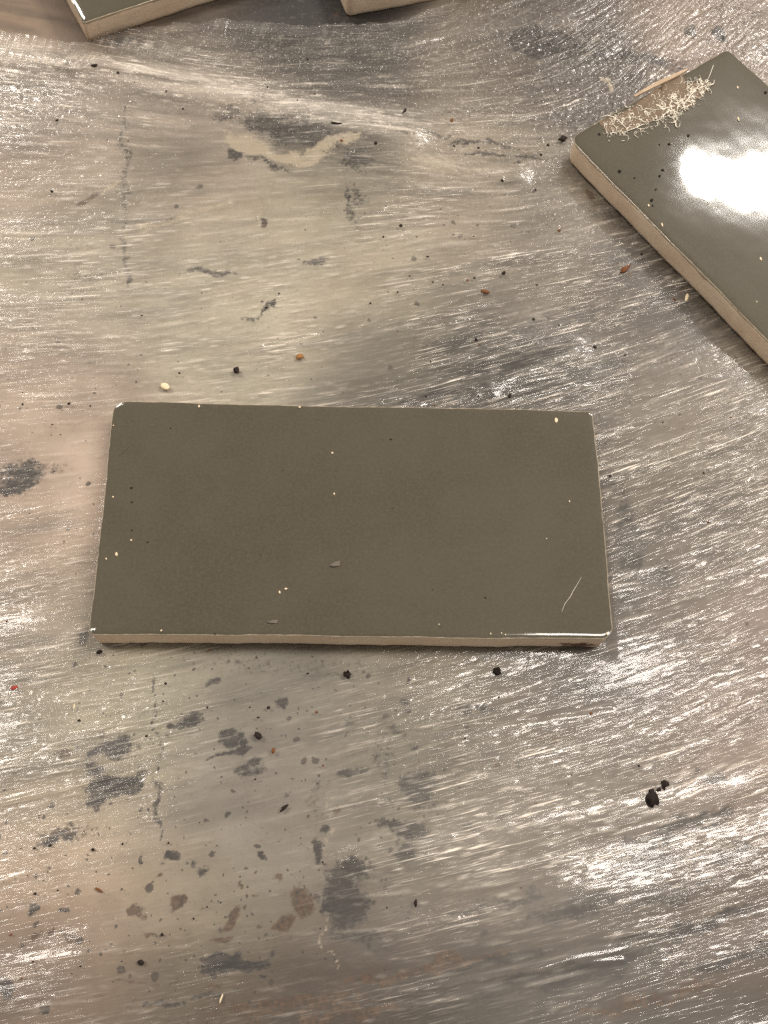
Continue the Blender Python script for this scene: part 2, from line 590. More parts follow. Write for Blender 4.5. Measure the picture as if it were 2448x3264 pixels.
def grid_mesh(name, V, nx, ny, mat):
    """V: (ny, nx, 3) array in metres"""
    me = bpy.data.meshes.new(name)
    n = nx * ny
    me.vertices.add(n)
    me.vertices.foreach_set("co", V.reshape(-1).astype(np.float32))
    idx = np.arange(n, dtype=np.int32).reshape(ny, nx)
    q = np.stack([idx[:-1, :-1], idx[:-1, 1:], idx[1:, 1:], idx[1:, :-1]], -1).reshape(-1)
    nf = (nx - 1) * (ny - 1)
    me.loops.add(nf * 4)
    me.loops.foreach_set("vertex_index", q)
    me.polygons.add(nf)
    me.polygons.foreach_set("loop_start", np.arange(nf, dtype=np.int32) * 4)
    me.polygons.foreach_set("use_smooth", np.ones(nf, bool))
    me.update(calc_edges=True)
    me.materials.append(mat)
    o = bpy.data.objects.new(name, me)
    col.objects.link(o)
    return o


def set_attr(o, name, data):
    a = o.data.attributes.new(name, 'FLOAT', 'POINT')
    a.data.foreach_set("value", np.ascontiguousarray(data, np.float32).reshape(-1))


def axis(lo, hi, step, far_lo, far_hi, growth=1.25):
    mid = list(np.arange(lo, hi, step))
    a, s = [], step
    x = lo
    while x > far_lo:
        s *= growth
        x -= s
        a.append(x)
    b, s = [], step
    x = mid[-1]
    while x < far_hi:
        s *= growth
        x += s
        b.append(x)
    return np.array(a[::-1] + mid + b, np.float32)


# ------------------------------------------------------------------ table top
tx = axis(X0 + 12, X1 - 12, 0.75, -420, 400)
ty = axis(Y0 + 10, Y1 - 6, 0.75, -220, 640)
TX, TY = np.meshgrid(tx, ty)

# broad colours of the worn top, with shade beyond the film edge painted dark, read at photograph pixels
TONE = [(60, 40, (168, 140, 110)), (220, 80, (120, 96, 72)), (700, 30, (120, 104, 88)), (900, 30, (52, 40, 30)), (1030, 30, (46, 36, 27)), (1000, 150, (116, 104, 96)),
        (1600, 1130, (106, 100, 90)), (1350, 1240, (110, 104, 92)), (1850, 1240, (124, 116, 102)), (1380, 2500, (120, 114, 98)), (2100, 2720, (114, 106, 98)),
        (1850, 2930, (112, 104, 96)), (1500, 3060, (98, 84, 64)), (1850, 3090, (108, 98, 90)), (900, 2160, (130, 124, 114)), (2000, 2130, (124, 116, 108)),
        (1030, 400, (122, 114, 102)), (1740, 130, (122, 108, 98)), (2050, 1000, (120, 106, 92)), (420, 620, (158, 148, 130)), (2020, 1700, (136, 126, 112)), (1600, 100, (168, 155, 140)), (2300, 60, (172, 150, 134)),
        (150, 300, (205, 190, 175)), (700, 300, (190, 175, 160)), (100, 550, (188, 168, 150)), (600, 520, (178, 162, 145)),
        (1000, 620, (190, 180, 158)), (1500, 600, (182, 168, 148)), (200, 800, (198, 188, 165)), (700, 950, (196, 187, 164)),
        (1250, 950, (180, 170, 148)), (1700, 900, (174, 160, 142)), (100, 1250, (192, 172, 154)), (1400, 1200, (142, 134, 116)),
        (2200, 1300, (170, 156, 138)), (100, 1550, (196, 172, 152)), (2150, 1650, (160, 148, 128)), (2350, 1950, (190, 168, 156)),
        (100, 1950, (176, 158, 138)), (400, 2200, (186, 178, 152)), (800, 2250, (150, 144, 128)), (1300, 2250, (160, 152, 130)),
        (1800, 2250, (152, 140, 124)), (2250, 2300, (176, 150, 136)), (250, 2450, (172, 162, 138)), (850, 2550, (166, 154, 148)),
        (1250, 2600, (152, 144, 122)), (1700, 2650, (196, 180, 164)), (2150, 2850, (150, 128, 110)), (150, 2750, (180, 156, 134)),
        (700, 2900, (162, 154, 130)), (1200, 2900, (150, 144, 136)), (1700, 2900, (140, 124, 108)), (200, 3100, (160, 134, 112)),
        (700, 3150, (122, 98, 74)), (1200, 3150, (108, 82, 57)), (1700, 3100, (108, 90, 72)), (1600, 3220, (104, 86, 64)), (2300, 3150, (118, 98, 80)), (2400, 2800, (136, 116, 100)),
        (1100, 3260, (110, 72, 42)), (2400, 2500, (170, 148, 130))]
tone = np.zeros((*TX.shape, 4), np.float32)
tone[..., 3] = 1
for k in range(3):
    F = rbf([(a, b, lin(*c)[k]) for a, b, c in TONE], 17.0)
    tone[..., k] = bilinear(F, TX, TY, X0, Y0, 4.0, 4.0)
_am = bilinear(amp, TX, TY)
band_ = np.clip(1 - _am * (.16 * np.maximum(bilinear(s_wide, TX, TY), 0) + .12 * np.maximum(bilinear(s_mid, TX, TY), 0)) - .13 * np.abs(bilinear(s_broad, TX, TY)) - .09 * bilinear(swell, TX, TY), .5, 1.25)  # bands from the film's folds, their shading put into the table colour
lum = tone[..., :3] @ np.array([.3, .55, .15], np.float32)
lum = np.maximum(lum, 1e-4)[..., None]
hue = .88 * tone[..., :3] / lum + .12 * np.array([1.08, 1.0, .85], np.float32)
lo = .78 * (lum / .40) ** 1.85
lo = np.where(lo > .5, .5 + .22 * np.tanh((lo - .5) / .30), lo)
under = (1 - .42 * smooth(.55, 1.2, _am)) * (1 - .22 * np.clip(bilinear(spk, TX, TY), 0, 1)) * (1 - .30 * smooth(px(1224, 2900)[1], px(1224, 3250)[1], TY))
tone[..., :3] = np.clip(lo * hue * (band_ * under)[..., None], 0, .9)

wob = np.stack([gauss_noise(2.0), gauss_noise(2.0)])
wobf = np.stack([gauss_noise(0.8), gauss_noise(0.8)])
WX = TX + .9 * bilinear(wob[0], TX, TY) + .35 * bilinear(wobf[0], TX, TY)
WY = TY + .9 * bilinear(wob[1], TX, TY) + .35 * bilinear(wobf[1], TX, TY)
st = {"dark_stain_shade": np.zeros(TX.shape, np.float32), "rust_stain": np.zeros(TX.shape, np.float32),
      "pale_mark": np.zeros(TX.shape, np.float32)}


def blob(kind, x, y, w, h, s=1.0, rot=0.0):
    k_ = 1.22 if kind != 'rust_stain' or w > 120 else 1.0
    w, h, s = w * k_, h * k_, s * 1.2
    p = px(x, y)
    sx, sy = px_scale(x, y)
    a = px_dir(x, y, rot)
    u = (WX - p[0]) * math.cos(a) + (WY - p[1]) * math.sin(a)
    v = -(WX - p[0]) * math.sin(a) + (WY - p[1]) * math.cos(a)
    d = np.sqrt((u / (w * .5 * sx)) ** 2 + (v / (h * .5 * sy)) ** 2)
    st[kind] = np.maximum(st[kind], 1.15 * s * (1 - smooth(.35, 1.45, d)))


def line(kind, pts, width, s):
    sx, _ = px_scale(*pts[0])
    f = seg_field(pts, width * sx * .5, WX, WY)
    st[kind] = np.maximum(st[kind], s * f)


for (x, y, w, h, s, r) in [  # real stains, plus painted shade along tile edges and the film fold
    (915, 400, 260, 90, .75, -8), (1010, 425, 150, 60, .8, 0), (760, 480, 60, 50, .7, 0), (1140, 495, 110, 60, .6, 0),
    (860, 520, 160, 24, .5, -20), (730, 355, 90, 40, .5, 0), (1740, 128, 180, 70, 1.9, -6), (1700, 105, 70, 40, 1.9, 20), (1985, 165, 230, 30, 1.6, -10),
    (2110, 190, 60, 26, .8, -20), (2204, 86, 30, 34, 1.3, 0), (2299, 97, 36, 42, 1.3, 0), (1120, 650, 30, 120, .45, 5), (1150, 620, 50, 60, .45, 0),
    (675, 858, 180, 20, .55, 3), (1007, 830, 70, 26, .7, 10), (860, 968, 60, 12, .7, 35), (800, 1000, 70, 18, .5, 10),
    (841, 705, 24, 40, .7, 0), (230, 780, 150, 40, .2, 0), (405, 870, 24, 60, .6, 0), (300, 870, 180, 30, .3, 0),
    (1450, 1090, 220, 50, .5, 12), (1500, 1240, 300, 40, .55, 8), (1700, 1020, 200, 40, .35, 15), (66, 1520, 100, 120, .75, -30), (30, 1500, 40, 40, .6, 0),
    (180, 1490, 60, 30, .4, 20), (1840, 1000, 180, 60, .35, 20), (2020, 1740, 80, 160, .55, 10), (2120, 1830, 70, 90, .5, 0), (2000, 1640, 60, 120, .5, 0),
    (1990, 1880, 60, 100, .5, 0), (1900, 2190, 140, 60, .45, 0), (2000, 2130, 70, 80, .5, 0), (260, 2030, 40, 60, .7, 0), (1640, 2090, 500, 24, .4, -2),  # long thin strip at the middle tile's front edge is painted shadow
    (598, 2296, 76, 40, .8, 20), (546, 2307, 22, 22, .9, 0), (727, 2361, 60, 34, .9, 10), (897, 2237, 28, 34, .7, 0), (731, 2396, 110, 20, .8, 25),
    (797, 2436, 90, 36, .65, 15), (354, 2392, 120, 44, .75, 10), (362, 2505, 170, 60, .95, 14), (300, 2460, 60, 50, .6, 0), (192, 2672, 110, 60, .6, 10),
    (553, 2720, 32, 44, .95, 0), (827, 2731, 36, 22, .8, -20), (731, 2599, 14, 14, 1, 0), (1041, 2650, 26, 26, .8, 0), (1037, 2709, 30, 34, 1, 0),
    (1110, 2790, 120, 120, .65, 10), (1107, 2880, 140, 130, .95, 0), (1060, 2900, 70, 110, .8, 0), (1150, 2990, 160, 60, .6, -8), (1030, 2600, 60, 260, .22, 0),
    (745, 3063, 180, 40, .85, 12), (690, 3055, 40, 24, .9, 0), (199, 2917, 30, 22, 1, 0), (100, 2897, 30, 34, .7, 0), (18, 3150, 36, 60, .9, 0),
    (114, 3226, 34, 20, .9, 0), (834, 3104, 34, 20, .8, 0), (60, 3032, 50, 10, .7, 0), (465, 2750, 16, 16, .9, 0), (529, 2765, 20, 18, .9, 0),
    (580, 2757, 10, 10, .8, 0), (600, 2740, 10, 10, .8, 0), (640, 2770, 24, 20, .5, 0), (620, 2750, 20, 20, .5, 0), (1125, 2290, 60, 44, .45, 0), (1100, 2460, 70, 26, .6, 5),
    (1150, 2450, 60, 40, .4, 0), (1218, 2562, 24, 24, .7, 0), (1342, 2517, 110, 120, .75, 0), (1305, 2650, 140, 60, .85, -10), (1294, 2717, 50, 40, .7, 0),
    (1482, 2624, 24, 40, .8, 0), (1608, 2595, 60, 24, .7, 20), (1504, 2263, 100, 30, .6, 15), (1313, 2238, 44, 22, .7, 0), (1318, 2365, 40, 20, .6, 0),
    (1230, 2420, 90, 180, .3, 0), (1260, 2320, 60, 30, .5, 0), (2058, 2739, 220, 130, .55, 12), (2120, 2690, 120, 60, .5, 20), (2205, 2625, 260, 50, .6, 14), (2340, 2720, 220, 50, .45, 14),
    (1814, 2900, 320, 60, .55, 13), (1600, 2890, 300, 44, .5, 12), (1519, 3063, 240, 34, .6, 12), (1850, 3086, 460, 60, .45, 12), (1700, 3120, 300, 40, .45, 12), (1480, 3200, 300, 40, .35, 12),
    (2150, 2500, 60, 20, .5, 0), (2280, 2480, 120, 50, .5, 5), (1866, 2440, 24, 18, .8, 0), (686, 2178, 36, 20, .6, 0), (900, 2120, 700, 70, .22, -3), (1487, 2175, 30, 16, .7, 0),  # faint wide strip continues the middle tile's painted front shadow
    (1307, 2171, 14, 14, .9, 0), (405, 120, 130, 16, 1.2, 14), (1000, 130, 260, 60, .55, 0), (1090, 50, 50, 50, .8, 0), (1530, 450, 200, 14, .6, -2),  # fold gap slot and spot between the far tiles: shade painted dark
    (1600, 490, 300, 10, .6, -4), (1370, 410, 160, 12, .5, -10), (1300, 420, 90, 8, .4, -20), (1980, 700, 60, 200, .4, 45), (1850, 3100, 560, 60, .8, 12), (2200, 2955, 420, 46, .7, 13), (2330, 3060, 300, 40, .55, 14), (1560, 3060, 360, 30, .8, 12),  # slanting blob beside the right tile is its cast shadow, painted
    (600, 3190, 300, 30, .5, 8), (2100, 2860, 420, 36, .5, 13), (1640, 1150, 420, 40, .7, 14), (1450, 1250, 420, 36, .8, 9), (1850, 1180, 300, 30, .6, 18)]:
    blob("dark_stain_shade", x, y, w, h, s, r)
for (x, y, w, h, s, r) in [
    (568, 2864, 80, 40, 1, 45), (590, 2845, 40, 40, .9, 0), (439, 2908, 46, 46, .75, 0), (959, 2879, 90, 90, .85, 0), (904, 2945, 66, 50, 1, 0),
    (738, 2927, 80, 30, 1, 12), (716, 2982, 50, 28, 1, 10), (793, 2905, 18, 28, 1, 20), (838, 2923, 14, 26, 1, 0), (793, 2842, 26, 18, .8, 0),
    (790, 2801, 16, 14, .9, 0), (832, 2796, 12, 12, .9, 0), (745, 2815, 14, 34, .8, 0), (880, 2818, 30, 26, .7, 0), (472, 2820, 40, 14, .6, 20), (510, 2812, 30, 16, .6, 0),
    (480, 2975, 70, 20, .6, 5), (465, 2985, 20, 20, .8, 0), (111, 2997, 20, 30, .9, -20), (140, 2997, 22, 24, .9, 0), (199, 2997, 60, 30, .6, 10), (683, 3137, 70, 26, .7, 10),
    (775, 2762, 16, 10, .8, 0), (230, 2640, 260, 60, .3, 0), (210, 2390, 60, 40, .55, 0), (128, 2445, 30, 60, .5, 0), (270, 629, 90, 22, .8, 33), (841, 710, 22, 40, .5, 0),
    (1611, 2451, 24, 24, .7, 0), (1770, 2340, 140, 40, .4, 10), (2160, 205, 70, 50, .9, 20), (1100, 3230, 260, 40, .9, 5), (1350, 3090, 300, 26, .55, 12), (1900, 3160, 60, 20, .4, 0),
    (1890, 612, 44, 24, .9, -30), (1080, 2590, 20, 40, .6, 0), (1250, 2990, 20, 20, .4, 0), (2060, 2120, 40, 30, .4, 0), (1760, 2080, 70, 30, .6, 0), (1990, 856, 46, 26, .5, 30), (1350, 3085, 460, 30, .9, 12), (2100, 3180, 500, 44, .55, 13), (900, 3205, 460, 40, .7, 8), (500, 3120, 260, 20, .4, 8)]:
    blob("rust_stain", x, y, w, h, s, r)
line("dark_stain_shade", [(398, 330), (395, 640), (398, 880)], 16, .55)
line("dark_stain_shade", [(490, 2140), (498, 2400), (508, 2660)], 10, .8)
line("dark_stain_shade", [(170, 560), (168, 760)], 18, .22)
line("pale_mark", [(738, 437), (834, 474), (974, 509), (1063, 437), (1125, 418)], 36, 1.25)
line("pale_mark", [(317, 616), (376, 568)], 8, .9)
line("pale_mark", [(457, 723), (600, 672), (723, 634)], 14, .75)
line("pale_mark", [(1030, 2950), (1080, 3080)], 8, .7)
line("pale_mark", [(1914, 238), (1940, 250), (1964, 282)], 10, 1.1)
line("pale_mark", [(1070, 2540), (1055, 2760)], 14, .35)

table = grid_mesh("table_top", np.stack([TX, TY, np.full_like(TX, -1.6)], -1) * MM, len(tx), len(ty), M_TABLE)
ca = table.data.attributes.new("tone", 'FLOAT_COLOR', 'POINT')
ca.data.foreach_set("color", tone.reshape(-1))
DROP = [(300, 2650, .22), (700, 2850, .30), (900, 2900, .32), (150, 2950, .25), (600, 2400, .22), (900, 2350, .16), (1250, 2450, .20), (1300, 2650, .24), (300, 3100, .16),
        (1080, 2700, .28), (1500, 2350, .06), (1700, 800, .10), (1400, 900, .08), (2000, 1700, .10), (1600, 2200, .06), (2100, 2500, .06), (300, 1300, .06), (600, 700, .02),
        (900, 1000, .03), (300, 300, .02), (1600, 450, .08), (1500, 150, .03), (2200, 150, .03), (100, 1700, .04), (1900, 3000, .02), (1200, 3150, .06), (2300, 2000, .04)]
st["droplet"] = .42 * bilinear(rbf(DROP, 12.0), TX, TY, X0, Y0, 4.0, 4.0)
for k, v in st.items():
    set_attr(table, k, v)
tag(table, "worn beige grey table top with dark and rusty stains under the plastic", kind="structure")

# ------------------------------------------------------------------ plastic film
fx = axis(X0 + 14, X1 - 12, STEP * 1.03, -330, 300)
fy = axis(Y0 + 10, Y1 - 8, STEP * 1.03, -170, 520)
EDGE = [(-600, 40), (-200, 60), (0, 92), (80, 101), (180, 120), (262, 124), (340, 104), (450, 74), (600, 52), (700, 44),
        (790, 62), (870, 76), (1010, 74), (1080, 62), (1130, 74), (1230, 70), (1310, 44), (1400, 10), (1500, -60), (1700, -300)]
ep = np.array([px(a, b, 2.6)[:2] for a, b in EDGE])
edge_y = np.interp(fx, ep[:, 0], ep[:, 1]) + .35 * np.interp(fx, xs, gauss_noise(1.5)[0]) + 1.2 * np.interp(fx, xs, gauss_noise(5.0)[0]) + .25 * np.interp(fx, xs, gauss_noise(.5)[0])
edge_y[fx > ep[-1, 0]] = ep[-1, 1]
edge_y = np.minimum(edge_y, fy[-1])
v = (fy - fy[0]) / (fy[-1] - fy[0])
FX = np.repeat(fx[None, :], len(fy), 0)
span = (edge_y - fy[0])[None, :]
FY = np.minimum(fy[:, None], edge_y[None, :])
# rows beyond the edge slide back to it, squeezed into the last centimetre
k = smooth(edge_y[None, :] - 30, fy[-1], fy[:, None])
over = fy[:, None] > (edge_y[None, :] - 30)
tt = (fy[:, None] - (edge_y[None, :] - 30)) / np.maximum(fy[-1] - (edge_y[None, :] - 30), 1e-3)
FY = np.where(over, edge_y[None, :] - 30 + 30 * tt, fy[:, None]).astype(np.float32)
FY = np.where(edge_y[None, :] >= fy[-1] - .01, fy[:, None], FY).astype(np.float32)
FZ = bilinear(height, FX, FY)
FZ = FZ + .12 * np.exp(-((edge_y[None, :] - FY) / 2.0) ** 2)
film = grid_mesh("plastic_film", np.stack([FX, FY, FZ], -1) * MM, len(fx), len(fy), M_FILM)
tanA = np.tan(np.clip(full(rbf([(a, b, px_dir(a, b, q)) for a, b, q in ANG], 38.0)), -1, 1))
# across-pull coordinate: y minus the integral of the slope along x
_cs = np.cumsum(tanA, axis=1) * STEP
stream = GY - (_cs - _cs[:, int(-X0 / STEP)][:, None])
VV = bilinear(stream.astype(np.float32), FX, FY)
fa = film.data.attributes.new("flow", 'FLOAT_VECTOR', 'POINT')
fa.data.foreach_set("vector", (np.stack([FX, VV, np.zeros_like(FX)], -1) * MM).astype(np.float32).reshape(-1))
set_attr(film, "pull", bilinear(amp * gate, FX, FY))
set_attr(film, "crumple", bilinear(spk, FX, FY))
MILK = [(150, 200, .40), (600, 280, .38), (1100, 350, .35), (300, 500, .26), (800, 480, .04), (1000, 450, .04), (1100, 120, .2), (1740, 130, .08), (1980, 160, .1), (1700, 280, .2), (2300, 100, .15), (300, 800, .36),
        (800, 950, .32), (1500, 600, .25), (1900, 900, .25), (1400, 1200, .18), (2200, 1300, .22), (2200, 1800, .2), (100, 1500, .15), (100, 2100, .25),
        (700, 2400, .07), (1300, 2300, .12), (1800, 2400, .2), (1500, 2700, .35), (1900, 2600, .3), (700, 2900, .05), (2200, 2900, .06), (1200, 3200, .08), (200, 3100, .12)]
milk_sheen = (0.42 * full(rbf(MILK, 22.0)) + .40 * seg_field([(-200, 150), (300, 215), (750, 310), (1250, 400)], 4.5) + .12 * seg_field([(1450, 2720), (1900, 2620), (2300, 2520)], 9.0)) * np.clip(.75 + .15 * s_wide + .15 * s_mid + .45 * np.abs(s_fine) + .2 * s_fine, .05, 3.5)  # film haze, plus two glare bands painted in as extra whiteness
set_attr(film, "milk_sheen", np.clip(bilinear(milk_sheen.astype(np.float32), FX, FY), 0, .7) * (.25 + .75 * smooth(0, 9, edge_y[None, :] - FY)))
tag(film, "crinkled clear plastic film stretched over the stained table", "plastic film")


# ------------------------------------------------------------------ tiles
def rounded_ring(L, Wd, radii, n_long, n_short, n_c=7):
    """closed outline, corners in order front-left, front-right, back-right, back-left"""
    pts = []
    sx = [-1, 1, 1, -1]
    sy = [-1, -1, 1, 1]
    a0 = [math.pi, 1.5 * math.pi, 0, .5 * math.pi]
    arcs = []
    for i in range(4):
        r = radii[i]
        cx, cy = sx[i] * (L / 2 - r), sy[i] * (Wd / 2 - r)
        arcs.append([(cx + r * math.cos(a0[i] + t * math.pi / 2 / (n_c - 1)), cy + r * math.sin(a0[i] + t * math.pi / 2 / (n_c - 1)))
                     for t in range(n_c)])
    for i in range(4):
        pts += arcs[i]
        p, q = arcs[i][-1], arcs[(i + 1) % 4][0]
        n = n_long if i % 2 == 0 else n_short
        for t in range(1, n):
            pts.append((p[0] + (q[0] - p[0]) * t / n, p[1] + (q[1] - p[1]) * t / n))
    return np.array(pts)


def make_tile(centre, angle, z0, radii, seed, label, group, wave=.12, L=TILE_L, Wd=TILE_W, T=TILE_T, scorch=None, tilt=(0, 0)):
    rs = np.random.default_rng(seed)
    root = bpy.data.objects.new("glazed_tile", None)
    col.objects.link(root)
    root.empty_display_size = .02
    root.location = (centre[0] * MM, centre[1] * MM, z0 * MM)
    root.rotation_euler = (tilt[0], tilt[1], angle)
    tag(root, label, "tile", group)
    ph = rs.uniform(0, 6.28, 24)
    kx = rs.uniform(-.16, .16, 12)
    ky = rs.uniform(-.16, .16, 12)

    def dz(x, y):
        s = 0
        for i in range(12):
            s = s + np.sin(kx[i] * x + ky[i] * y + ph[i]) / (1 + 25 * math.hypot(kx[i], ky[i]))
        return wave * s * .6

    def wobble(P, amt):
        x, y = P[:, 0], P[:, 1]
        w = sum(np.sin((x + 1.3 * y) * f + ph[12 + i]) * a for i, (f, a) in enumerate(((.06, .5), (.17, .28), (.41, .16), (.9, .10))))
        n = np.stack([x / (L / 2), y / (Wd / 2)], -1)
        m = np.abs(n)
        axisx = (m[:, 0] > m[:, 1])
        d = np.where(axisx[:, None], np.stack([np.sign(x), 0 * x], -1), np.stack([0 * x, np.sign(y)], -1))
        return P + d * (w * amt)[:, None]

    nl, nsh = 70, 36
    insets = [0.0, .12, .35, .7, 1.1, 1.7, 2.6, 4, 6, 8.5, 11, 14, 17, 20, 23, 26, 29, 32, 35, 37.2]
    # glaze: skirt, rounded shoulder, then the top
    verts, thin = [], []
    N = None
    lipn = None
    for j, (ins, zz, th) in enumerate([(.10, -1.05, 1.0), (-.02, -.75, 1.0), (-.04, -.48, 1.0), (.08, -.24, .9)]
                                      + [(i, None, None) for i in insets[2:]]):
        Lj, Wj = L - 2 * ins, Wd - 2 * ins
        rr = [max(r - ins, .25) if Wj > 2 * max(r - ins, .25) else Wj * .45 for r in radii]
        P = wobble(rounded_ring(Lj, Wj, rr, nl, nsh), .30 * max(0, 1 - max(ins, 0) / 8))
        if N is None:
            N = len(P)
            tpar = np.arange(N) / N * 2 * math.pi
            lipn = sum(np.sin(tpar * f + ph[i]) * a for i, (f, a) in enumerate(((9, .22), (23, .16), (51, .12), (97, .08))))
        if zz is None:
            zz = -.28 * math.exp(-ins / .45) - .10 * math.exp(-ins / 2.2)
            th = .55 * math.exp(-ins / .35)
            z = T + zz + dz(P[:, 0], P[:, 1]) * min(1, ins / 3)
        else:
            z = T + zz + (lipn * (1.0 if j == 0 else .5 if j == 1 else .15))
        verts += [(x * MM, y * MM, q * MM) for (x, y), q in zip(P, np.broadcast_to(z, (N,)))]
        thin += [th] * N
    R = len(verts) // N
    faces = []
    for j in range(R - 1):
        for i in range(N):
            a, b = j * N + i, j * N + (i + 1) % N
            faces.append((a, b, b + N, a + N))
    faces.append(tuple(range((R - 1) * N, R * N)))
    g = link_mesh("glaze", verts, faces, M_GLAZE, root)
    set_attr(g, "thin", thin)
    # clay body: wall with a worn lower edge, closed underneath
    verts, sc = [], []
    prof = [(1.6, 0.0), (.75, .05), (.45, .5), (.38, 1.6), (.30, 3.2), (.26, 4.8), (.24, 6.0), (.25, T - 2.2), (.26, T - .9), (1.2, T - .6)]
    for j, (ins, z) in enumerate(prof):
        rr = [max(r - ins, .3) for r in radii]
        P = wobble(rounded_ring(L - 2 * ins, Wd - 2 * ins, rr, nl, nsh), .30 if j > 1 else .45)
        jit = .10 * rs.standard_normal(N) if 1 < j < len(prof) - 1 else 0
        if 1 < j < len(prof) - 1:
            P = P * (1 + jit[:, None] / np.array([[L, Wd]]))
        verts += [(x * MM, y * MM, z * MM) for x, y in P]
        for (x, y) in P:
            s = 0
            if scorch:
                s = math.exp(-((x - scorch[0]) / scorch[2]) ** 2 - ((y - scorch[1]) / 4) ** 2 - ((z - scorch[3]) / 3) ** 2)
            sc.append(s)
    R = len(prof)
    faces = [tuple(range(N - 1, -1, -1))]
    for j in range(R - 1):
        for i in range(N):
            a, b = j * N + i, j * N + (i + 1) % N
            faces.append((a, b, b + N, a + N))
    faces.append(tuple(range((R - 1) * N, R * N)))
    bo = link_mesh("clay_body", verts, faces, M_BODY, root)
    set_attr(bo, "scorch", sc)
    return root


TG = "glazed tiles"
tile_main = make_tile(T1['c'], T1['a'], 0.0, (1.8, 4.0, 1.4, 4.0), 3,
                      "whole dull olive grey glazed tile lying by itself in the middle", TG, .07, scorch=(66, -37, 7, 2.6))
tile_right = make_tile(T2['c'], T2['a'], 0.0, (3.5, 3.5, 3.5, 2.6), 8,
                       "shiny tile with bright glare and pale fibres on it at the right", TG, .10, Wd=78.4)
# far tiles at the top edge of the picture
pa = px(264, 71, 8.4)[:2]
a3 = math.radians(34.5)
ex, ey = np.array([math.cos(a3), math.sin(a3)]), np.array([-math.sin(a3), math.cos(a3)])
c3 = pa + ex * TILE_L / 2 + ey * TILE_W / 2
tile_far = make_tile(c3, a3, -1.6, (1.2, 2, 2, 1.2), 15, "tile with pale clay side cut off by the top left corner", TG, .1)
pb = px(1104, 60, -1.6)[:2]
a4 = px_dir(1200, 30, 11)
ex, ey = np.array([math.cos(a4), math.sin(a4)]), np.array([-math.sin(a4), math.cos(a4)])
c4 = pb + ex * TILE_W / 2 + ey * TILE_L / 2
tile_far2 = make_tile(c4, a4 + math.pi / 2, -1.6, (2, 2, 2, 3.0), 16, "tile of which only a pale clay corner shows at the top", TG, .1)


# ------------------------------------------------------------------ grit and chips lying about
def pebble_mesh(name, seed, mat, sub=2, flat=.6, rough=.35):
    bm = bmesh.new()
    bmesh.ops.create_icosphere(bm, subdivisions=sub, radius=1.0)
    rs = np.random.default_rng(seed)
    K = rs.normal(0, 1.6, (6, 3))
    ph = rs.uniform(0, 6.28, 6)
    for v in bm.verts:
        c = np.array(v.co)
        f = 1 + rough * sum(math.sin(float(K[i] @ c) * 1.7 + ph[i]) for i in range(6)) / 2.5 + rs.normal(0, .05)
        v.co = Vector(c * f)
        v.co.z *= flat
    me = bpy.data.meshes.new(name)
    bm.to_mesh(me)
    bm.free()
    me.polygons.foreach_set("use_smooth", np.ones(len(me.polygons), bool))
    me.materials.append(mat)
    return me


def surface(x, y, on):
    """point on the film, or on a tile top, behind a photograph pixel"""
    if on:
        return px(x, y, TILE_T + .02)
    z = 0.0
    for _ in range(4):
        p = px(x, y, z)
        z = film_z(p[0], p[1])
    return np.array([p[0], p[1], z])


PEB = {}


def grain(name, x, y, w, h, mat, label, cat, group=None, on=0, rot=0.0, flat=.5, rough=.35, seed=0):
    key = (mat.name, seed, flat, rough)
    if key not in PEB:
        PEB[key] = pebble_mesh(name, seed + 20, mat, 2, flat, rough)
    o = bpy.data.objects.new(name, PEB[key])
    col.objects.link(o)
    p = surface(x, y, on)
    sx, sy = px_scale(x, y)
    w, h = (w * .66, h * .66) if on and cat in ('grit', 'speck') else (w * .82, h * .82)
    a, b = w * .5 * sx, h * .5 * sy
    if rot:
        a, b = w * .5 * sx, h * .5 * sx
    zz = min(a, b)
    o.location = (p[0] * MM, p[1] * MM, (p[2] + zz * flat * .55) * MM)
    o.scale = (a * MM, b * MM, zz * MM)
    o.rotation_euler = (0, 0, px_dir(x, y, rot))
    tag(o, label, cat, group)
    return o


# grit anyone could single out
grain("cream_chip", 526, 1232, 30, 40, M_CHIP, "cream oval chip lying just above the middle tile's top left corner", "chip", rot=62, flat=.35, rough=.12, seed=1)
grain("dark_crumb", 754, 1181, 22, 26, M_BLACK, "dark brown crumb between cream chip and amber crumb above the middle tile", "crumb", seed=2)
grain("amber_crumb", 957, 1136, 32, 24, M_AMBER, "flat amber brown crumb above the middle tile", "crumb", flat=.3, seed=3)
grain("black_crumb", 1583, 2140, 32, 36, M_BLACK, "ragged black crumb right under the middle tile's front edge", "crumb", seed=4, rough=.55)
grain("black_crumb", 1109, 2151, 22, 26, M_BLACK, "black crumb below the centre of the middle tile's front edge", "crumb", seed=5, rough=.5)
grain("black_crumb", 2076, 2543, 40, 66, M_BLACK, "largest black crumb at lower right in the film's glare", "crumb", seed=6, rough=.45, flat=.4)
grain("black_crumb", 2117, 2499, 26, 30, M_BLACK, "smaller black crumb up and right of the largest one", "crumb", seed=7, rough=.5)
grain("black_crumb", 2099, 2517, 16, 18, M_BLACK, "tiny black crumb between the two bigger ones at lower right", "crumb", seed=8)
grain("black_crumb", 824, 2346, 30, 26, M_BLACK, "black angular crumb among grey stains left of centre below the tile", "crumb", seed=9, rough=.5)
grain("brown_crumb", 871, 2393, 14, 24, M_BROWN, "small dark brown crumb below right of an angular black crumb", "crumb", seed=10)
grain("black_crumb", 450, 3069, 26, 22, M_BLACK, "round black crumb near the bottom, left of the grey streak", "crumb", seed=11, rough=.25)
grain("black_crumb", 317, 2079, 22, 16, M_BLACK, "black crumb just below the middle tile's front left corner", "crumb", seed=12)
